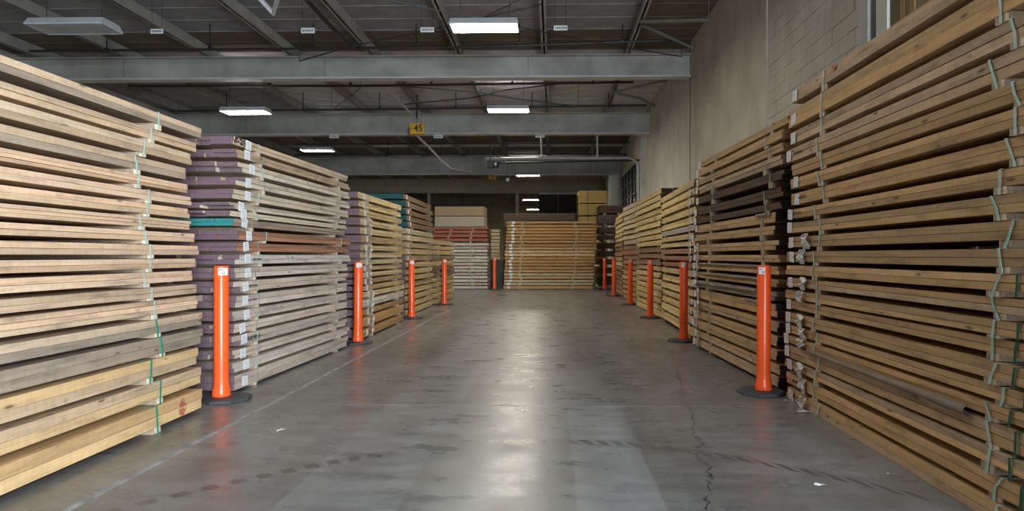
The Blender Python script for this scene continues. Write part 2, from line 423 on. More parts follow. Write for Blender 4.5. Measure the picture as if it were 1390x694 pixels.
# small paper label: sheet plus printed bars (shared by all packs)
def label_mesh(w_, h_):
    m = MB().box(-w_/2, w_/2, -.001, .001, -h_/2, h_/2, 0)
    for k, (a, b, z) in enumerate([(-.36, .2, .28), (-.36, .34, .08), (-.1, .36, -.14), (-.36, -.16, -.2), (-.3, .3, -.36)]):
        m.box(a*w_, b*w_, -.0016, .0016, z*h_ - .035*h_, z*h_ + .035*h_, 1)
    return m.mesh('label', (WHITE, GREYINK))
LAB = label_mesh(.10, .085)
def wrap_mesh(seed):
    r = random.Random(seed); nx, nz = 4, 6; vs = []; fs = []
    for j in range(nz):
        for i in range(nx):
            k = .5 if j in (0, nz-1) else 1
            vs.append(((i/(nx-1) - .5)*.085*(.75 + .4*r.random()) + .02*math.sin(j*1.3 + seed), -.016 - .03*r.random()*k, (j/(nz-1) - .5)*.13))
    for j in range(nz - 1):
        for i in range(nx - 1): a = j*nx + i; fs.append((a, a+1, a+nx+1, a+nx))
    me = bpy.data.meshes.new('wrap_tag'); me.from_pydata(vs, [], fs); me.materials.append(PAPER); me.update(); return me
WRAPS = [wrap_mesh(k) for k in range(5)]
def stencil_mesh(seed, w_, h_):
    r = random.Random(seed); m = MB(); x = -w_/2
    while x < w_/2:
        ww = r.uniform(.012, .02); 
        m.box(x, x + .006, -.001, .001, -h_/2, h_/2*r.uniform(.3, 1))
        m.box(x, x + ww, -.001, .001, h_*r.uniform(-.4, .2), h_*r.uniform(.25, .4)); x += ww + .012
    return m.mesh('stencil_mark', (INK,))
STEN = [stencil_mesh(k, .16, .028) for k in range(3)]; STENB = [stencil_mesh(k + 9, .22, .055) for k in range(2)]

def strap(parent, x, s, depth, z0, z1, slant, mat, wd=.016, front=.006, nm='strap'):
    h = wd / 2; m = MB(); f0 = -front*s; f1 = (-front - .0015)*s
    xt = x + slant; zm = z0 + (z1 - z0)*R.uniform(.35, .6); xm = x + slant*R.uniform(.2, .8)
    pr = [(x, z0), (xm, zm), (xt, z1)]
    vs = []
    for (xx, zz) in pr: vs += [(xx-h, f0, zz), (xx+h, f0, zz), (xx+h, f1, zz), (xx-h, f1, zz)]
    fs = []
    for i in range(2):
        for k in range(4): fs.append((i*4+k, i*4+(k+1)%4, (i+1)*4+(k+1)%4, (i+1)*4+k))
    fs += [(0,1,2,3), (8,9,10,11)]
    m.add(vs, fs)
    ys = sorted((f1, depth*s)); m.box(xt-h, xt+h, ys[0], ys[1], z1, z1 + .0012)
    return m.obj(nm, mat, parent)

ORD = ['lowest', 'second', 'third', 'fourth', 'fifth', 'sixth', 'seventh', 'eighth', 'ninth', 'tenth', 'eleventh', 'twelfth', 'thirteenth',
       'fourteenth', 'fifteenth', 'sixteenth', 'seventeenth', 'eighteenth', 'nineteenth', 'twentieth', 'twenty-first', 'twenty-second', 'twenty-third', 'twenty-fourth']
PAL = {  # face colour, word
 'tan': ((.55, .39, .25), 'tan'), 'pink': ((.61, .41, .265), 'pinkish'), 'gold': ((.62, .405, .20), 'golden'), 'grey': ((.34, .26, .19), 'greyish'),
 'pale': ((.64, .53, .40), 'pale'), 'rosy': ((.58, .46, .37), 'pale rosy'), 'red': ((.40, .19, .105), 'reddish brown'), 'brown': ((.30, .185, .10), 'brown'),
 'walnut': ((.10, .06, .037), 'dark walnut'), 'yellow': ((.68, .50, .245), 'yellow'), 'white': ((.72, .62, .52), 'whitish'), 'silver': ((.52, .47, .46), 'silvery'),
 'orange': ((.50, .28, .115), 'orange brown'), 'oak': ((.55, .355, .175), 'oak-coloured'), 'honey': ((.52, .29, .11), 'honey'), 'rust': ((.42, .14, .075), 'rust red'),
 'cream': ((.60, .48, .28), 'cream'), 'drab': ((.11, .085, .06), 'drab'), 'dust': ((.12, .10, .08), 'dusty grey')}
PURPLE = (.16, .102, .118); TEAL = (.012, .085, .09); DKBR = (.035, .022, .016)

def stack(where, group, ref, far, s, ys, pals, L=None, depth=1.15, n_across=6, bearers=(.5, .5), end_ref=None, end_far=None, jag=.015, layers=None,
          straps=('clear',), slant=.03, extra_strap=None, label_at=None, wrap_at=None, wrap_from=0, shift=None, stencil=(), layer_rule=None, bmat=(.62, .48, .34), yawj=.004, lab_every=1.0, squash=.06):
    """ys: (top, bottom) pixel rows of each pack at the ref corner, topmost first"""
    O = ground(*ref); E = ground(*far); Zr = gz(ref[1])
    u = (E - O); length = L or u.length; u.normalize(); rz = math.atan2(u.y, u.x)
    dy = Vector((-u.y, u.x, 0)) * s
    zz = [(H + (HY - a)*Zr/FPX, H + (HY - b)*Zr/FPX) for a, b in ys]
    zlow = 0.0; N = len(ys); out = []
    for i in range(N - 1, -1, -1):
        zt, zb = zz[i]; zb += (zt - zb)*squash; lvl = N - 1 - i
        pk = pals[i] if i < len(pals) else pals[-1]
        base, word = PAL[pk]
        dx = (shift(i) if shift else 0) + R.uniform(-.015, .015)
        p0 = O + u*dx + dy*R.uniform(-.012, .018)
        wh = where if N > 1 else where
        pos = 'topmost' if i == 0 else (ORD[lvl] if lvl == 0 else ORD[lvl] + ' up')
        pk_o = empty('lumber_pack', (p0.x, p0.y, zlow), rz + R.uniform(-yawj, yawj), '%s lumber pack, %s in %s' % (word, pos, where), 'lumber', group)
        if n_across == 5 and lvl: pk_o.rotation_euler.y = R.uniform(-.0016, .0016)
        bh_ = zb - zlow; hh = zt - zb
        nl = layers(i) if layers else 2
        if hh / nl > .075: nl += 1
        T = hh / nl
        er = end_ref(i) if callable(end_ref) else end_ref; ef = end_far(i) if callable(end_far) else end_far
        ws = [R.uniform(.75, 1.25) for _ in range(n_across)]; tot = sum(ws); ws = [x*depth/tot for x in ws]
        plen = length
        for k in range(nl):
            acc = 0; R.shuffle(ws)
            dj = R.uniform(-jag, jag) if jag > .03 else 0
            for q, wd in enumerate(ws):
                x0 = R.uniform(-jag, jag)*.6 + dj; x1 = plen + R.uniform(-jag, jag)
                if jag > .04 and R.random() < .25: x0 += R.uniform(.03, .10)
                c = vary(base, .2)
                if pk in ('tan', 'pink', 'gold') and R.random() < .2: c = vary(PAL['tan'][0] if pk != 'tan' else PAL['grey'][0])
                endc = er if er else (c[0]*.62, c[1]*.55, c[2]*.5)
                fy = R.uniform(-.005, .004) if q == 0 else 0
                put_board(pk_o, 'board', (x0 + x1)/2, s*(acc + wd/2 + fy), bh_ + (k + .5)*T, x1 - x0, wd - .003, T - .0012, c, endc)
                acc += wd
        bx = [bearers[0], plen - bearers[1]]
        for bi, b in enumerate(bx):
            b += R.uniform(-.05, .05)
            if bh_ > .004: put_board(pk_o, 'bearer', b, s*(depth/2 + .002), bh_/2 + .001, .085, depth - .002, bh_ - .002, vary(bmat), (.35, .26, .18), BEARM)
            sm = STRAPS[straps[i % len(straps)] if not callable(straps) else straps(i)] if not callable(straps) else STRAPS[straps(i)]
            strap(pk_o, b, s, depth, .002, bh_ + hh, R.uniform(-slant, slant), sm, front=.009)
        if extra_strap and extra_strap(i): 
            strap(pk_o, extra_strap(i) + R.uniform(-.04, .04), s, depth, .012 if bh_ > .012 else .002, bh_ + hh, R.uniform(-.01, .02), STRAPS['dark'], front=.009)
        if label_at is not None and R.random() < lab_every:
            o = link('label', LAB, None, pk_o); lx = label_at + R.uniform(-.05, .05)
            o.location = (lx, -s*.0085, bh_ + hh*R.uniform(.4, .6)); o.rotation_euler = (R.uniform(-.04, .04), R.uniform(-.12, .12), 0)
        if wrap_at is not None and i >= wrap_from and R.random() < .8:
            o = link('wrap_tag', R.choice(WRAPS), None, pk_o); o.location = (wrap_at + R.uniform(-.02, .02), 0, bh_ + hh*.5)
            if s < 0: o.rotation_euler = (0, 0, math.pi)
            o.scale = (1.45 if jag < .03 else 1, 1, 1.0*(bh_ + hh)/.13)
        if i in stencil:
            o = link('stencil_mark', R.choice(STENB if stencil[i] else STEN), None, pk_o); o.location = ((label_at or .1) + (.14 if stencil[i] else .15), -s*.0085, bh_ + hh*.5)
        out.append((pk_o, bh_, hh)); zlow = zt
    return out[::-1], O, u, dy, zlow

# --- first stack on the left, near end out of frame
yL1 = [(174,189),(196,209),(213,229),(233,249),(254,266),(270,282),(286,299),(302,314),(318,330),(334,347),(351,363.5),(367,381),(385,398),(401,419),(424,442),(446,468),(471,494),(499,522),(528,555.5)]
sL1, *_ = stack('the green-strapped stack before the purple-ended stack', 'lumber packs of the green-strapped stack', (273, 561), (0, 685), -1, yL1,
    ['tan','tan','tan','tan','pink','pink','pink','pink','pink','pink','pink','pink','pink','pink','tan','grey','gold','gold','gold'], L=3.05, bearers=(.58, .5),
    straps=lambda i: 'mint' if i < 14 else 'green', slant=.035, layers=lambda i: 3 if i in (4, 7, 13) else 2, jag=.02,
    shift=lambda i: [0,.05,.15,.22,.18,.14,.2,.15,.12,.06,.06,.12,.08,.05,-.02,-.02,.06,-.02,-.03][i], bmat=(.72, .58, .42))
def patch(pk, x0, x1, z0, z1, s, mat, seed):
    r = random.Random(seed); pts = []; n = 14
    for k in range(n):
        t = 2*math.pi*k/n; rr = r.uniform(.7, 1.15)
        pts.append(((x0+x1)/2 + math.cos(t)*rr*(x1-x0)/2, -s*.0085, (z0+z1)/2 + math.sin(t)*min(rr,1)*(z1-z0)/2))
    me = bpy.data.meshes.new('paint_mark'); me.from_pydata(pts, [], [tuple(range(n))]); me.materials.append(mat)
    return link('paint_mark', me, None, pk)
pk, b_, h_ = sL1[18]; patch(pk, .24, .36, b_ + .005, b_ + h_*.95, -1, REDSPRAY, 3)
pk, b_, h_ = sL1[14]; patch(pk, .02, .07, b_ + h_*.55, b_ + h_, -1, REDSPRAY, 4)

# --- second stack, purple ends
yL2 = [(183,195),(200,212),(217,231),(236,250),(256,270),(274,283),(286,294),(296,307),(312,326),(329,342),(346,360),(364,379),(383,399),(403,421),(424,438),(442,455),(458,474),(478,491),(495,509),(513,534)]
sL2, *_ = stack('the purple-ended stack', 'lumber packs of the purple-ended stack', (313, 537), (471, 472.5), 1, yL2,
    ['tan','tan','pale','pale','pale','pale','pale','grey','red','red','white'] + ['rosy'], bearers=(.45, .40), end_ref=lambda i: (.03, .22, .21) if i == 7 else PURPLE,
    jag=.05, straps=('mint', 'clear'), slant=.05, label_at=.22, shift=lambda i: [.02,.06,.1,.12,0,.0,-.04,-.02,.12,.04,.08,0,0,.02,.02,0,0,0,.02,0][i] + .02, stencil={10: 0, 13: 0, 16: 1, 12: 0})
pk, b_, h_ = sL2[0]
spm = MB(); rr = random.Random(8)
for k in range(46):
    x = rr.uniform(.01, .3); z = b_ + rr.uniform(.06, .94)*h_; spm.box(x, x + rr.uniform(.008, .03), -.009, -.007, z, z + rr.uniform(.006, .02))
spm.obj('stencil_mark', INK, pk)

# --- third, fourth and fifth stacks on the left
def even(top, bot, n, gap=.22, jit=.06):
    p = (bot - top)/n; r = []
    for k in range(n): r.append((top + k*p + (R.uniform(-jit, jit)*p if k else 0), top + (k + 1 - gap)*p + R.uniform(-jit, jit)*p))
    r[-1] = (r[-1][0], bot - .12*p)
    return r
yL3 = [(261,270),(273,281),(284,293),(297,306),(309,318),(320,330),(333,340),(343,350),(353,359.5),(362,368),(371,377.5),(380,387),(389.5,396),(398,405),(408,419),(422,430),(433,446),(449,461)]
stack('the yellow stack with orange-brown base', 'lumber packs of the yellow stack with orange-brown base', (490, 463), (547, 437), 1, yL3,
    ['yellow']*5 + ['oak', 'yellow', 'yellow', 'cream', 'yellow', 'yellow', 'oak', 'oak', 'yellow', 'white', 'orange', 'orange', 'orange'], n_across=5, end_ref=PURPLE, jag=.03,
    straps=('clear',), label_at=.28, wrap_at=.47, wrap_from=3, bearers=(.55, .4), shift=lambda i: -.12 + .012*i)
stack('the stack with teal-ended top packs', 'lumber packs of the teal-ended stack', (551, 431), (589, 414.5), 1,
    [(264,271),(273.5,281),(284,291),(292.5,299.5),(301,308)] + even(310, 431, 13),
    ['brown']*5 + ['cream', 'cream', 'yellow', 'yellow', 'oak', 'yellow'], n_across=5, end_ref=lambda i: TEAL if i < 5 else (PURPLE if i > 8 else None), jag=.03, straps=('clear',), label_at=.25,
    bearers=(.5, .4), L=3.05, shift=lambda i: (-.15 + .06*i if i < 5 else 0))
stack('the short yellow stack beside the whitish packs', 'lumber packs of the short yellow stack', (592.5, 414), (617, 403.5), 1, even(326, 414, 12), ['cream', 'yellow', 'yellow', 'oak', 'yellow', 'brown', 'brown', 'yellow'],
    n_across=5, jag=.05, straps=('clear',), bearers=(.5, .4))

# --- stacks closing the aisle
sB1 = stack('the rust red and whitish stack', 'lumber packs of the rust red and whitish stack', (588, 393), (662, 393), 1,
    [(308,312),(313,317),(318,322.5),(324,328)] + even(330, 393, 14, .24, .03), ['rust']*4 + ['white', 'rosy', 'white', 'rosy', 'white', 'white', 'rosy', 'white', 'white', 'rosy', 'white', 'white', 'rosy', 'white'],
    n_across=5, straps=lambda i: 'clear' if i < 4 else 'green', bearers=(.6, .58), slant=.01, layers=lambda i: 1, jag=.02)
stack('the wide honey stack', 'lumber packs of the wide honey stack', (684, 393), (806, 393), 1, even(300.5, 393, 21, .18, .04), ['honey']*8 + ['oak', 'gold', 'gold', 'honey', 'honey', 'honey', 'honey', 'oak', 'cream', 'oak', 'cream', 'cream', 'oak'],
    n_across=5, straps=('clear',), bearers=(.58, .72), slant=.015, layers=lambda i: 1 if i < 11 else 2, jag=.03, label_at=.22, shift=lambda i: .10 - .006*i)

def block_pile(name, label_fmt, cat, group, ref_l, x_r, y_floor, ys, mat, depth, strap_x=None, smat=PIPE):
    O = ground(ref_l, y_floor); E = ground(x_r, y_floor); Z = gz(y_floor); L = (E - O).length; u = (E - O).normalized(); rz = math.atan2(u.y, u.x)
    zl = 0
    for lvl, (a, b) in enumerate(ys[::-1]):
        zt = H + (HY - a)*Z/FPX; zb = max(zl, H + (HY - b)*Z/FPX)
        e = empty(name, (O.x, O.y, zl), rz, label_fmt % (ORD[lvl] if lvl < len(ys) - 1 else 'topmost'), cat, group)
        ns = max(3, min(12, int((zt - zb)/.045)))
        for k in range(ns):
            h = (zt - zb)/ns
            MB().box(R.uniform(-.004, .004), L + R.uniform(-.004, .004), R.uniform(-.004, .004), depth, zb - zl + k*h + .001, zb - zl + (k + 1)*h).obj('sheet', mat, e)
        if zb - zl > .004:
            for bx in (.15*L, .5*L, .85*L): MB().box(bx - .05, bx + .05, .01, depth, .001, zb - zl).obj('runner', DKPAINT, e)
        if strap_x: MB().box(strap_x*L - .01, strap_x*L + .01, -.012, -.009, zb - zl, zt - zl).obj('strap', smat, e)
        zl = zt
    return O, u, zl
# fibreboard bundles on top of the rust red stack
zt1 = sB1[4]; O1 = sB1[1]
Zb = gz(393)
for k, (a, b, lab, m) in enumerate([(294, 307.5, 'grey-beige fibreboard bundle lying on the rust red lumber packs', simple('grey_fibreboard', (.40, .34, .25), .75, .1, 3, stretch=(1, 1, 30))), (280.5, 293, 'brown fibreboard bundle lying on the grey-beige fibreboard bundle', MDF)]):
    z0 = zt1 if k == 0 else ztop; ztop = H + (HY - a)*Zb/FPX; zb_ = max(z0, H + (HY - b)*Zb/FPX)
    e = empty('fibreboard_bundle', (O1.x + .05, O1.y + .05, z0), 0, lab, 'fibreboard', 'fibreboard bundles on the rust red packs')
    ns = 7; hs = (ztop - zb_)/ns; Lx = (657 - 588)/FPX*Zb - .05
    for q in range(ns): MB().box(0, Lx + R.uniform(-.004, .004), R.uniform(-.004, .004), 1.05, zb_ - z0 + q*hs + .001, zb_ - z0 + (q+1)*hs).obj('sheet', m, e)
    if zb_ - z0 > .003:
        for bx in (.15, .5, .85): MB().box(bx*Lx - .04, bx*Lx + .04, .02, 1.05, .001, zb_ - z0).obj('runner', DKPAINT, e)

# short offcut packs on a dark bin, between the two end stacks
bz = gz(391.2); bo = ground(665.5, 391.2)
bn = empty('waste_bin', (bo.x, bo.y, 0), 0, 'dark green bin standing in the gap beside the wide honey stack', 'bin')
bwid = (683.5 - 665.5)/FPX*bz
MB().box(0, bwid, 0, .6, 0, 1.0).obj('body', DGREEN, bn); MB().box(-.02, bwid + .02, -.02, .62, 1.0, 1.06).obj('lid', DGREEN, bn)
zl = 1.06
for k in range(9):
    e = empty('offcut_pack', (bo.x + .02 + R.uniform(-.01, .01), bo.y + .05, zl), R.uniform(-.03, .03), 'cream offcut pack, %s of the small pile on the dark bin' % (ORD[k] if k < 8 else 'topmost'), 'lumber', 'offcut packs on the dark bin')
    for q in range(3): put_board(e, 'board', .17, .06 + q*.11, .065, .34, .105, .10, vary(PAL['cream'][0]), (.3, .22, .12))
    put_board(e, 'bearer', .17, .16, .0075, .08, .3, .014, vary(PAL['tan'][0]), (.3, .22, .12), BEARM)
    zl += .128 if k < 8 else 0

# dark stack behind the wide honey stack with two tarped crates on it
zz9 = 26.6
def Ypx(y, Z=zz9): return H + (HY - y)*Z/FPX
o9 = Wp(684, 0, zz9); e9 = Wp(780, 0, zz9); L9 = (e9 - o9).length; zl = 0
hts = [Ypx(289.5)/9]*9
for k in range(9):
    e = empty('lumber_pack', (o9.x + R.uniform(-.03, .03), o9.y + .03, zl), R.uniform(-.004, .004), 'drab lumber pack, %s in the pile hidden behind the wide honey stack' % (ORD[k] + ' up' if k < 8 else 'topmost'), 'lumber', 'drab packs behind the wide honey stack')
    for q in range(4):
        for l in range(3): put_board(e, 'board', L9/2, .14 + q*.28, .03 + (hts[k] - .03)*(l + .5)/3, L9 + R.uniform(-.06, .06), .275, (hts[k] - .03)/3 - .002, vary(PAL['drab'][0]), DKBR)
    for bx in (.5, L9 - .5): put_board(e, 'bearer', bx, .56, .0155, .1, 1.1, .029, (.12, .09, .06), DKBR, BEARM)
    zl += hts[k]
for k, (xa, xb_, lab) in enumerate([(731, 757.5, 'black tarped crate, the one beside the bare pole above the honey stack'), (758.5, 782.5, 'black tarped crate, the one beside the tan fibreboard bundles')]):
    a = Wp(xa, 0, zz9 + .25); b = Wp(xb_, 0, zz9 + .25); top = Ypx(262.5, zz9 + .25); wd = (b - a).length
    e = empty('tarped_crate', (a.x, a.y, zl), 0, lab, 'crate', 'black tarped crates')
    MB().box(0, wd, 0, .7, .06, top - zl).obj('body', DARK, e)
    for bx in (.08, wd - .16): MB().box(bx, bx + .08, .02, .68, 0, .06).obj('skid', DKPAINT, e)
    MB().box(-.01, wd + .01, -.012, .0, top - zl - .05, top - zl + .01).obj('top_rail', FRAME, e)
# tan fibreboard bundles and dark stack
block_pile('fibreboard_bundle', 'tan fibreboard bundle, %s in the strapped pile by the round column', 'fibreboard', 'tan fibreboard bundles by the column', 786, 824, 388.5,
    [(259, 275.5), (277, 292), (294, 309), (311, 326), (328, 343), (345, 360), (362, 386)], MDFT, 1.15, .31)
stack('the dark stack under the round column', 'lumber packs of the dark stack', (813, 391.5), (842, 391.5), 1,
    [(279,290),(292,304.5),(309,317),(319,325),(330,338),(341,349),(352,360),(364,372),(376,388)], ['walnut', 'dust', 'drab', 'dust', 'walnut', 'walnut', 'drab', 'walnut', 'walnut'], n_across=5, layers=lambda i: 3,
    straps=('dark',), bearers=(.25, .25), jag=.02, L=.98, depth=1.1)

# --- right-hand side
yR1 = [(131,147),(154,178),(183,200),(205,223),(228,243),(246,260),(265,281),(286,299),(304,318),(322.5,337),(342,356),(360,373),(377,389),(393.5,405),(407,419),(424,437),(440.5,452),(455,465),(468,485),(487,498),(505,521),(525,541)]
R1pal = ['tan', 'oak', 'tan', 'tan', 'oak', 'oak', 'oak', 'oak', 'oak', 'oak', 'oak', 'gold', 'gold', 'oak', 'oak', 'gold', 'oak', 'oak', 'gold', 'gold', 'gold', 'gold']
sR1, OR1, uR1, dR1, _ = stack('the white-tagged stack by the plywood', 'lumber packs of the white-tagged stack', (1068, 540), (1323, 695), 1, yR1, R1pal, L=3.5, bearers=(.66, .78), straps=('mint',), slant=.06,
    jag=.02, label_at=.10, wrap_at=.42, wrap_from=9, extra_strap=lambda i: (2.86 if i > 10 else 0), stencil={3: 0, 6: 0, 7: 0, 10: 0, 20: 0, 21: 0},
    shift=lambda i: [.13,.05,.06,0,.15,.13,.09,.02,.02,.02,.02,.0,-.02,-.04,-.04,-.04,-.04,-.05,-.05,-.05,-.03,-.02][i], lab_every=.9)
pk, b_, h_ = sR1[0]
tri = bpy.data.meshes.new('paint_mark'); tri.from_pydata([(.78, -.0085, b_ + h_*.85), (.86, -.0085, b_ + h_*.9), (.82, -.0085, b_ + h_*.45)], [], [(0, 1, 2)]); tri.materials.append(REDINK); link('paint_mark', tri, None, pk)
# kraft paper rolled between two packs
pk, b_, h_ = sR1[18]
kp = MB(); nst = 22
for j in range(5):
    t = j/4
for i in range(nst):
    pass
vs = []; fs = []
for i in range(nst + 1):
    x = .55 + (2.55 - .55)*i/nst
    for j in range(7):
        t = j/6*math.pi*1.15 - .35
        vs.append((x, -.012 - .03*math.sin(t)*(1 + .15*math.sin(i*.9 + j)), b_ + h_ + .018 - .028*math.cos(t)*(1 + .1*math.sin(i*1.7))*(.4 + .6*i/nst)))
for i in range(nst):
    for j in range(6): a = i*7 + j; fs.append((a, a+1, a+8, a+7))
km = bpy.data.meshes.new('kraft_paper'); km.from_pydata(vs, [], fs); km.materials.append(KRAFT); km.shade_smooth(); link('kraft_paper', km, None, sR1[18][0])

yR2 = [(163,174),(179,192),(196,208),(212,226),(233,246),(254,268),(274,284),(287,302),(306,319),(326,340),(346,357),(362,374),(380,391),(397,410),(414,433),(438,453),(458,473),(477,492),(496,510),(513,527.5)]
sR2, *_ = stack('the dark-topped stack behind the white-tagged stack', 'lumber packs of the dark-topped stack', (1055, 532), (945, 472), -1, yR2,
    ['oak', 'oak', 'oak', 'tan', 'walnut', 'walnut', 'walnut', 'oak', 'oak', 'gold', 'oak', 'oak', 'oak', 'grey', 'oak', 'gold', 'oak', 'gold', 'gold', 'gold'], bearers=(.36, .62), straps=('clear',), slant=.04,
    end_ref=lambda i: DKBR if i in (4,5,6,7,8,9) else ((.06, .035, .05) if i > 13 else None), jag=.04, label_at=2.92, wrap_at=2.72, wrap_from=9,
    shift=lambda i: [-.22,-.15,-.14,-.1,-.16,-.08,-.05,.02,.02,-.02,0,.02,.03,.05,.02,.0,.06,.02,.0,0][i])
# paper cover hanging over one pack
def cover(pk, x0, x1, zt, s, drop, inset, nm='paper_cover', mat=KRAFT):
    vs = []; fs = []; n = 14
    for i in range(n + 1):
        x = x0 + (x1 - x0)*i/n; d = drop*(.35 + .65*R.random())
        vs += [(x, s*inset, zt + .004), (x, -s*.012, zt + .005 + R.uniform(0, .004)), (x + R.uniform(-.01, .01), -s*(.018 + R.uniform(0, .012)), zt - d)]
    for i in range(n):
        for j in range(2): a = i*3 + j; fs.append((a, a+1, a+4, a+3))
    me = bpy.data.meshes.new(nm); me.from_pydata(vs, [], fs); me.materials.append(mat); return link(nm, me, None, pk)
for i, a, b, dr in ((13, .45, 2.6, .035), (11, .4, 2.7, .012), (12, .3, 2.5, .015), (7, .15, .55, .03), (14, .2, .9, .02)):
    pk, b_, h_ = sR2[i]; cover(pk, a, b, b_ + h_, -1, dr, .3)
stack('the yellow stack with one silvery pack', 'lumber packs of the yellow stack with one silvery pack', (943, 465.5), (898, 435), -1,
    [(243,252),(255,264),(267,277),(280,290),(293,303),(305,313),(316,324),(327,334),(337,345),(348,355),(358,365),(368,377),(381,391),(395,404),(408,416),(420,429),(432,443),(447,460)],
    ['yellow']*5 + ['silver', 'yellow', 'yellow', 'red', 'red', 'red'] + ['yellow'], n_across=5, jag=.04, straps=('clear',), label_at=.25, bearers=(.4, .4), lab_every=.7)
stack('the yellow stack with dark brown ends', 'lumber packs of the yellow stack with dark brown ends', (898, 433.2), (864, 415.5), -1, even(255, 433.2, 20, .2), ['yellow']*9 + ['brown', 'brown', 'brown'] + ['yellow'],
    n_across=5, jag=.05, straps=('clear',), end_ref=lambda i: (DKBR if i < 9 else ((.01, .05, .035) if i < 12 else None)), bearers=(.4, .4))
stack('the yellow stack with brown middle packs', 'lumber packs of the yellow stack with brown middle packs', (866.5, 414.3), (842, 403), -1, even(272, 414.3, 19, .2), ['cream']*8 + ['brown', 'red', 'brown', 'red', 'brown'] + ['orange', 'oak', 'orange'],
    n_across=5, jag=.05, straps=('clear',), end_ref=lambda i: (.02, .035, .03) if i < 9 else None, bearers=(.4, .4), L=2.75)
stack('the farthest stack along the wall', 'lumber packs of the farthest stack along the wall', (845, 404), (833, 394.5), -1, even(288, 404, 17, .2), ['yellow']*6 + ['red', 'brown', 'red'] + ['oak', 'cream', 'brown', 'brown'],
    n_across=5, jag=.06, straps=('clear',), bearers=(.4, .4), L=3.2)

# ------------------------------------------------------------------ posts
def octo():
    m = MB(); n = 8; vs = []
    for (r, z) in ((.205, 0), (.21, .006), (.205, .024), (.19, .032), (.085, .036)):
        for k in range(n):
            t = 2*math.pi*(k + .5)/n; vs.append((r*math.cos(t), r*math.sin(t), z))
    fs = []
    for i in range(4): fs += [(i*n+k, i*n+(k+1)%n, (i+1)*n+(k+1)%n, (i+1)*n+k) for k in range(n)]
    fs += [tuple(range(n))[::-1], tuple(range(4*n, 5*n))]
    m.add(vs, fs); return m.mesh('base', (BLACK,))
def plab():
    m = MB(); n = 8; r0, r1 = .0605, .0616
    for k in range(n):
        a0 = -math.pi/2 - .75 + 1.35*k/n + .2; a1 = a0 + 1.35/n
        m.add([(r*math.cos(a), r*math.sin(a), z) for z in (1.055, 1.115) for r in (r1,) for a in (a0, a1)], [(0, 1, 3, 2)], 0)
    def strip(a, b, z0, z1, mi):
        r = .0621; st = 4
        for k in range(st):
            p = a + (b - a)*k/st; q = a + (b - a)*(k + 1)/st
            m.add([(r*math.cos(t), r*math.sin(t), z) for z in (z0, z1) for t in (p, q)], [(0, 1, 3, 2)], mi)
    c = -math.pi/2
    strip(c - .45, c - .1, 1.095, 1.103, 2); strip(c - .05, c + .1, 1.095, 1.103, 1); strip(c - .2, c + .35, 1.078, 1.082, 1); strip(c - .1, c + .4, 1.066, 1.071, 1)
    return m.mesh('label', (WHITE, INK, REDINK))
POST = MB().lathe([(.073, .036), (.074, .05), (.072, .09), (.0655, .105), (.0625, .13), (.060, .2), (.060, 1.12), (.056, 1.132), (.02, 1.134)], 28).mesh('post', (ORANGE,), True)
OB = octo(); PL = plab()
posts = [((307, 543), -.04, 'tall orange post before the purple-ended stack corner'), ((486, 466.5), 0, 'orange post before the orange-brown base of the yellow stack'),
         ((559, 432.5), 0, 'orange post before the teal-ended stack'), ((603.5, 414), 0, 'orange post before the short yellow stack'),
         ((670.5, 393.2), .02, 'orange post before the dark bin at the aisle end'), ((1033, 534), .02, 'orange post before the gap beside the white-tagged stack'),
         ((925, 463.5), .03, 'orange post between the dark-topped stack and silvery pack'), ((882.5, 432), 0, 'orange post before the dark brown ended yellow stack'),
         ((854.5, 413.8), .02, 'orange post before the stack with brown middle packs'), ((832.5, 402.3), .02, 'orange post before the farthest stack along the wall'),
         ((820.5, 393.4), 0, 'orange post before the dark stack beside the honey stack')]
for (px, py), off, lab in posts:
    g = ground(px, py)
    e = empty('delineator_post', (g.x, g.y, 0), R.uniform(-.15, .15) - math.atan2(-g.x, g.y)*0, lab, 'post', 'orange posts along the aisle')
    o = link('base', OB, None, e); o.rotation_euler = (0, 0, R.uniform(0, .7))
    for nm, me in (('post', POST), ('label', PL)):
        o = link(nm, me, None, e); o.location = (off, 0, 0); o.rotation_euler = (R.uniform(-.006, .006), R.uniform(-.006, .006), math.atan2(-g.x, g.y) + .08)

# ------------------------------------------------------------------ ceiling lights
def fixture_meshes(on):
    hb = MB(); a, b, c, d = .62, .26, .50, .16
    hb.add([(-a,-b,.015),(a,-b,.015),(a,b,.015),(-a,b,.015),(-a+.02,-c*.4,.11),(a-.02,-c*.4,.11),(a-.02,c*.4,.11),(-a+.02,c*.4,.11)],
           [(3,2,1,0),(4,5,6,7),(0,1,5,4),(1,2,6,5),(2,3,7,6),(3,0,4,7)])
    hb.box(-a, a, -b, -b+.02, -.012, .015).box(-a, a, b-.02, b, -.012, .015).box(-a, -a+.02, -b+.02, b-.02, -.012, .015).box(a-.02, a, -b+.02, b-.02, -.012, .015)
    return hb.mesh('housing', (HOUSE,)), MB().box(-a+.021, a-.021, -b+.021, b-.021, -.006, .013).mesh('diffuser', (LAMPD if on == 'dim' else LAMP if on else OFF,))
FM = {True: fixture_meshes(True), 'dim': fixture_meshes('dim'), False: fixture_meshes(False)}
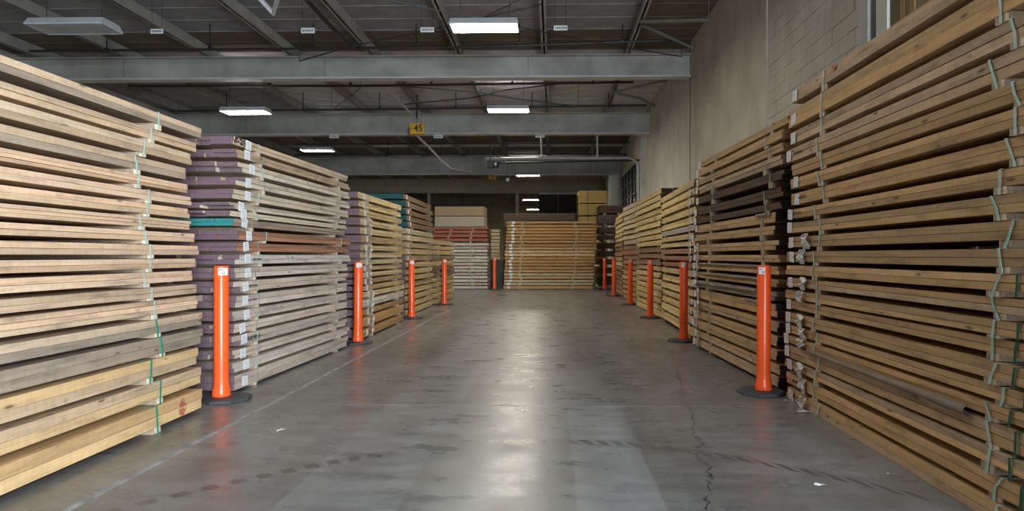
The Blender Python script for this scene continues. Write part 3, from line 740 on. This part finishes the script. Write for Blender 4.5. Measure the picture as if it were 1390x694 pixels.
def fixture(x, y, z, on, lab):
    e = empty('ceiling_light', (x, y, z), 0, lab, 'light', 'high-bay lights')
    hm, dm = FM[on]
    link('housing', hm, None, e); link('diffuser', dm, None, e)
    if not on: MB().box(-.4, .55, -.16, .16, -.0075, -.0062).obj('dust_patch', HOUSE, e)
    for sx in (-.45, .45): MB().tube((sx, 0, .10), (sx, 0, ZD - z), .006, 6).obj('hanger', PIPE, e)
    if on and z < 5.8: MB().box(-.45, .45, -.08, .08, .111, .114).obj('deck_glow', GLOW, e)  # glow strip added on the housing top to brighten the roof deck
def fx(px, py, Z, on, lab):
    p = Wp(px, py, Z); fixture(p.x, p.y, p.z, on, lab)
fx(658, 37.5, 12.1, True, 'large lit white light before the first roof beam')
fx(690, 150, 19.7, True, 'lit white light just above the second beam over the aisle')
fx(334, 152.5, 18.0, True, 'lit white light above the purple-ended stack')
fx(431, 204.5, 25.9, True, 'small lit light below the second beam above the purple-ended stack')
fx(101, 39, 10.6, False, 'unlit grey light hanging above the green-strapped stack')
fixture(-1.28, 4.6, 5.45, 'dim', 'added dim light out of view over the front aisle')  # unseen lamp added to brighten the near stacks
fixture(-1.28, 26.0, 6.08, True, 'added lit light hidden by the second beam over the aisle')  # lamp added out of sight above the beam to light the far aisle
fixture(-1.28, 34.9, 5.43, True, 'small lit light in line with the lower rail')
fixture(-8.4, 35.6, 5.88, True, 'added lit light hidden beyond the third beam')  # extra lamp tucked behind the beam to lift the far left area
fixture(1.1, 50, 5.4, True, 'added lit light hidden behind the black tarped crates')  # extra lamp concealed by the crates, added to brighten the far end
fixture(1.25, 57, 5.4, True, 'added lit light hidden far behind the black tarped crates')  # second concealed lamp added for the far background
fx(721, 271.5, 47.5, True, 'tiny lit light, upper of two beside the bare pole')
fx(724.5, 284.5, 58, True, 'tiny lit light, lower of two beside the bare pole')

# ------------------------------------------------------------------ pipes, cables, rails
def pipe(name, pts, r, mat, lab, cat, hang=(), hr=.012, htop=ZD, n=8, clamp=True):
    e = empty(name, pts[0], 0, lab, cat); o0 = Vector(pts[0])
    MB().path([Vector(p) - o0 for p in pts], r, n).obj('pipe' if 'pipe' in name or 'rail' in name or 'conduit' in name else 'rod', mat, e, True)
    a, b = Vector(pts[0]), Vector(pts[-1])
    for t in hang:
        p = a.lerp(b, t); MB().tube((p.x - o0.x, p.y - o0.y, p.z - o0.z), (p.x - o0.x, p.y - o0.y, htop - o0.z), hr, 6).obj('hanger', mat if hr > .012 else PIPE, e)
        if clamp: MB().tube((p.x - o0.x - .03, p.y - o0.y, p.z - o0.z), (p.x - o0.x + .03, p.y - o0.y, p.z - o0.z), r*1.5, 8).obj('coupling', mat, e)
    return e
hg = (.12, .28, .44, .6, .76, .92)
pipe('sprinkler_pipe', [Wp(40, 69.5, 15), Wp(640, 64, 15), Wp(915, 54.5, 15)], .03, PIPE, 'black sprinkler pipe running before the first roof beam', 'pipe', hg, .014)
pipe('sprinkler_pipe', [Wp(174, 117, 18), Wp(500, 116.5, 18), Wp(860, 111.5, 18)], .035, PIPE, 'black sprinkler pipe running close under the first beam', 'pipe', hg, .008)
pipe('sprinkler_pipe', [Wp(230, 151, 21.3), Wp(560, 148, 21.3), Wp(878, 143, 21.3)], .035, PIPE, 'black sprinkler pipe running along the top of the second beam', 'pipe', hg, .016)
pipe('sprinkler_pipe', [Wp(400, 196, 27.5), Wp(855, 193, 27.5)], .03, PIPE, 'black sprinkler pipe seen below the second beam, upper of two', 'pipe', hg, .014)
pipe('sprinkler_pipe', [Wp(400, 210.5, 30.5), Wp(850, 209, 30.5)], .03, PIPE, 'black sprinkler pipe seen below the second beam, lower of two', 'pipe', hg, .014)
pipe('sprinkler_pipe', [Wp(416, 0, 12.2), Wp(446, 33, 13.6), Wp(482, 67, 15)], .045, PIPE, 'black branch pipe joining the sprinkler pipe before the first beam', 'pipe')
# thin brace cables
def cable(pts, r, lab, lift=None): 
    m = MB().path(pts, r, 6)
    for q in (pts[0], pts[-1]): m.tube(q, (q.x, q.y, max(6.19 if lift is None else lift, q.z + .02)), .008, 5)
    e = tag(m.obj('brace_cable', PIPE), lab, 'cable', 'brace cables under the roof')
cable([Wp(406, 83, 14.5), Wp(480, 62, 14.2), Wp(598, 38, 13.6), Wp(735, 6, 13)], .014, 'black cable rising towards the large lit light')
cable([Wp(515, -3, 12.4), Wp(640, 24, 13), Wp(700, 36, 13.3), Wp(800, 56, 14), Wp(925, 77, 15)], .012, 'black cable falling towards the wall end of the first beam')
cable([Wp(548, 117, 18.4), Wp(650, 126, 18.7), Wp(700, 134, 18.9), Wp(785, 145, 19.3)], .018, 'black cable falling between the first and second beam', 6.45)
cable([Wp(545, 142, 20.6), Wp(640, 133, 19.8), Wp(690, 122, 19), Wp(775, 112, 18.3)], .018, 'black cable rising between the first and second beam')
cable([Wp(600, 50, 14), Wp(640, 32, 13.4), Wp(712, -4, 12.4)], .010, 'thin black cable crossing beside the large lit light')
cable([Wp(450, 150, 21), Wp(490, 119, 18.6)], .012, 'thin black cable slanting to the first beam above the second stack', 6.45)
# conduit running down to the sign and beyond
pipe('conduit', [Wp(520, 116, 18), Wp(556, 152, 20.8), Wp(563, 157, 21.3)], .03, GALV, 'grey conduit slanting down to the yellow sign', 'conduit')
pipe('conduit', [Wp(566, 184, 22.4), Wp(585, 203, 24), Wp(600, 219, 26), Wp(613, 229, 28), Wp(640, 233, 31)], .04, GALV, 'grey conduit slanting down behind the yellow sign', 'conduit', (0.02, .98), .013)
pipe('conduit', [Wp(347, -8, 9.2), Wp(371, 18.5, 9.4), Wp(378, -6, 9.0)], .035, GALV, 'grey conduit elbow hanging under the roof above purple-ended stack', 'conduit')
# overhead door rails
zr = 25.0
pr = [Wp(659, 215.5, zr), Wp(760, 214.5, zr), Wp(850, 214.5, zr)]
for k in range(6):
    t = k/5*math.pi/2; pr.append(Wp(852 + 15*math.sin(t), 214.5 + 16*(1 - math.cos(t)), zr))
pr += [Wp(867, 270, zr), Wp(867, 330, zr)]
e = empty('overhead_rail', pr[0], 0, 'pale overhead rail that curves down at the wall', 'rail'); o0 = pr[0]
MB().path([p - o0 for p in pr], .05, 8).obj('rail', GALV, e, True)
for px in (735, 811):
    p = Wp(px, 214, zr) - o0; MB().tube(p, (p.x, p.y, 6.46 - o0.z), .035, 8).obj('hanger', GALV, e)
p = Wp(735, 212.5, zr) - o0; MB().box(p.x - .08, p.x + .08, p.y - .05, p.y + .05, p.z, p.z + .05).obj('bracket', GALV, e)
e = empty('door_shaft', Wp(676, 221.5, 25.4), 0, 'black shaft running just below the pale overhead rail', 'rail'); o0 = Wp(676, 221.5, 25.4)
MB().path([Vector((0, 0, 0)), Wp(868, 217.5, 25.4) - o0], .035, 8).obj('rod', PIPE, e)
for px in (690, 850): p = Wp(px, 221, 25.4) - o0; MB().tube(p, (p.x, p.y, 6.46 - o0.z), .01, 6).obj('hanger', PIPE, e)
pipe('overhead_rail', [Wp(672, 237, 32.2), Wp(838, 236.5, 32.2)], .045, GALV, 'lower grey rail before the third beam', 'rail', (.35, .80), .02, 6.46, clamp=False)
# camera unit on the rail
pc = Wp(669, 224, 24.9)
e = empty('security_camera', pc, 0, 'black camera unit hanging at the end of the pale rail', 'camera')
MB().box(-.20, .02, -.12, .12, -.12, .14).obj('housing', PIPE, e); MB().lathe([(.11, -.1), (.12, 0), (.1, .1)], 16).obj('camera_body', PIPE, e).location = (.11, 0, 0)
o = MB().lathe([(.05, 0), (.05, .02)], 14).obj('lens', WHITE, e); o.rotation_euler = (math.pi/2, 0, 0); o.location = (.11, -.12, .02)
MB().tube((-.1, 0, .14), (-.1, 0, 6.46 - pc.z), .02, 6).obj('hanger', PIPE, e)
# globe lamp
pg = Wp(689, 244, 31)
e = empty('globe_lamp', pg, 0, 'small white globe below the lower grey rail', 'lamp')
MB().lathe([(.09*math.sin(math.pi*k/10) + .001, -.09*math.cos(math.pi*k/10)) for k in range(11)], 16).obj('globe', WHITE, e, True)
MB().tube((0, 0, .09), (0, 0, 6.46 - pg.z), .01, 6).obj('hanger', PIPE, e)
# wall braces by the first beam
cable([Wp(870, 33, 14.2), Wp(905, 49, 14.6), Wp(940, 65, 15.2)], .035, 'grey diagonal brace by the wall before the first beam')
C.objects[-1].data.materials[0] = BRACE
cable([Wp(870, 29.5, 14.0), Wp(962, 27, 12.9)], .04, 'grey straight brace meeting the wall before the first beam')
C.objects[-1].data.materials[0] = BRACE
cable([Wp(838, 127, 18.6), Wp(868, 133, 19.6), Wp(888, 143, 21)], .04, 'grey diagonal brace by the wall behind the first beam')
C.objects[-1].data.materials[0] = BRACE
cable([Wp(833, 125, 18.6), Wp(905, 109, 16.9)], .035, 'grey straight brace meeting the wall behind the first beam', 6.45)
C.objects[-1].data.materials[0] = BRACE

# ------------------------------------------------------------------ signs
def text_obj(body, size, mat, parent, loc, extr=.002, sx=1.0):
    cu = bpy.data.curves.new('lettering', 'FONT'); cu.body = body; cu.size = size; cu.extrude = extr; cu.align_x = 'CENTER'; cu.align_y = 'CENTER'; cu.offset = size*.018
    o = bpy.data.objects.new('tmp', cu); C.objects.link(o)
    dg = bpy.context.evaluated_depsgraph_get(); me = bpy.data.meshes.new_from_object(o.evaluated_get(dg)); bpy.data.objects.remove(o)
    me.materials.clear(); me.materials.append(mat)
    o = bpy.data.objects.new('lettering', me); C.objects.link(o); o.parent = parent; o.location = loc; o.rotation_euler = (math.pi/2, 0, 0); o.scale = (sx, 1, 1); return o
def hung_sign(px, py, Z, wd, ht, big, small, lab):
    p = Wp(px, py, Z); e = empty('bay_sign', p, 0, lab, 'sign')
    MB().box(-wd/2, wd/2, -.008, .008, -ht/2, ht/2).obj('plate', YELLOW, e)
    MB().box(-wd/2, wd/2, -.012, -.008, -ht/2, -ht/2 + .012).obj('lower_edge', DKBR_M, e)
    text_obj(big, ht*.86, INK, e, (.045*wd/.47, -.0095, .01), sx=.92)
    if small: text_obj(small, ht*.25, INK, e, (-wd*.40, -.0095, .0))
    for sx in (-.32, .32): MB().tube((sx*wd, 0, ht/2), (sx*wd*.2, 0, ht/2 + .2), .006, 5).obj('wire', PIPE, e)
    MB().tube((0, 0, ht/2 + .18), (0, 0, 6.46 - p.z), .028, 8).obj('hanger', PIPE, e)
    for sx in (-.42, .42): MB().tube((sx*wd, 0, -ht/2 - .07), (sx*wd, 0, -ht/2), .008, 5).obj('clip', PURL, e)
DKBR_M = simple('sign_edge', (.25, .12, .01), .5, .1, 5)
hung_sign(566, 175, 21.6, .46, .36, '45', 'A', 'yellow hanging bay sign with black 45')
hung_sign(668.5, 239.5, 36.5, .42, .34, '41', '', 'small dim yellow bay sign with black 41')
def placard(px, py, Z, wd, ht, hang_z, lab):
    p = Wp(px, py, Z); e = empty('location_placard', p, 0, lab, 'placard', 'white placards under the roof')
    MB().box(-wd/2, wd/2, -.004, .004, -ht/2, ht/2).obj('plate', WHITE, e)
    m = MB(); x = -wd*.4; r = random.Random(int(px))
    while x < wd*.4: m.box(x, x + wd*.05, -.006, -.004, -ht*.2, ht*r.uniform(.12, .3)); x += wd*r.uniform(.07, .11)
    m.obj('lettering', INK, e)
    if hang_z - p.z > .03:
        for sx in (-.4, .4): MB().tube((sx*wd, 0, ht/2), (sx*wd, 0, hang_z - p.z), .004, 5).obj('wire', PIPE, e)
placard(418, 41.5, 13.6, .28, .11, ZD, 'white placard under the roof near the black branch pipe')
placard(580, 40.5, 13.6, .28, .10, ZD, 'white placard under the roof beside the large lit light')
placard(761, 38, 13.6, .28, .10, ZD, 'white placard under the roof between large light and wall')
placard(213, 42.5, 13.6, .26, .10, ZD, 'white placard under the roof near the unlit light')
placard(453.5, 185.5, 23.2, .33, .11, 5.5, 'white placard under the second beam above the purple-ended stack')
placard(595, 185.5, 23.2, .33, .11, 5.5, 'white placard under the second beam beside the yellow 45 sign')
placard(733, 184.5, 23.2, .33, .11, 5.5, 'white placard under the second beam by the rail hanger')

# ------------------------------------------------------------------ scraps on the floor
def scrap(px, py, r, lab, seed, mat=PAPER, asp=1.0):
    g = ground(px, py); q = random.Random(seed); n = 9; vs = [(0, 0, .006)]
    for k in range(n): t = 2*math.pi*k/n; rr = r*q.uniform(.6, 1.1); vs.append((rr*math.cos(t)*asp, rr*math.sin(t), q.uniform(.001, .008)))
    me = bpy.data.meshes.new('paper_scrap'); me.from_pydata(vs, [], [(0, k + 1, (k + 1) % n + 1) for k in range(n)]); me.materials.append(mat)
    o = link('paper_scrap', me); o.location = (g.x, g.y, .0005); tag(o, lab, 'scrap', 'scraps on the floor')
scrap(382, 584.5, .035, 'round white scrap on the floor beside the joint', 1, WHITE)
scrap(1092, 559.5, .04, 'flat pale scrap before the white-tagged stack corner', 2, PAPER, 1.6)
scrap(1066, 544, .02, 'tiny white scrap beside the white-tagged stack corner', 3, WHITE)
scrap(1114, 659, .025, 'torn white scrap out on the dark floor', 4, WHITE, 1.5)
scrap(1205, 644, .012, 'crumb of wood beside the lowest white-tagged pack', 6)
scrap(515, 620.5, .014, 'dark speck of debris on the pale lane', 5, BLACK, 1.4)
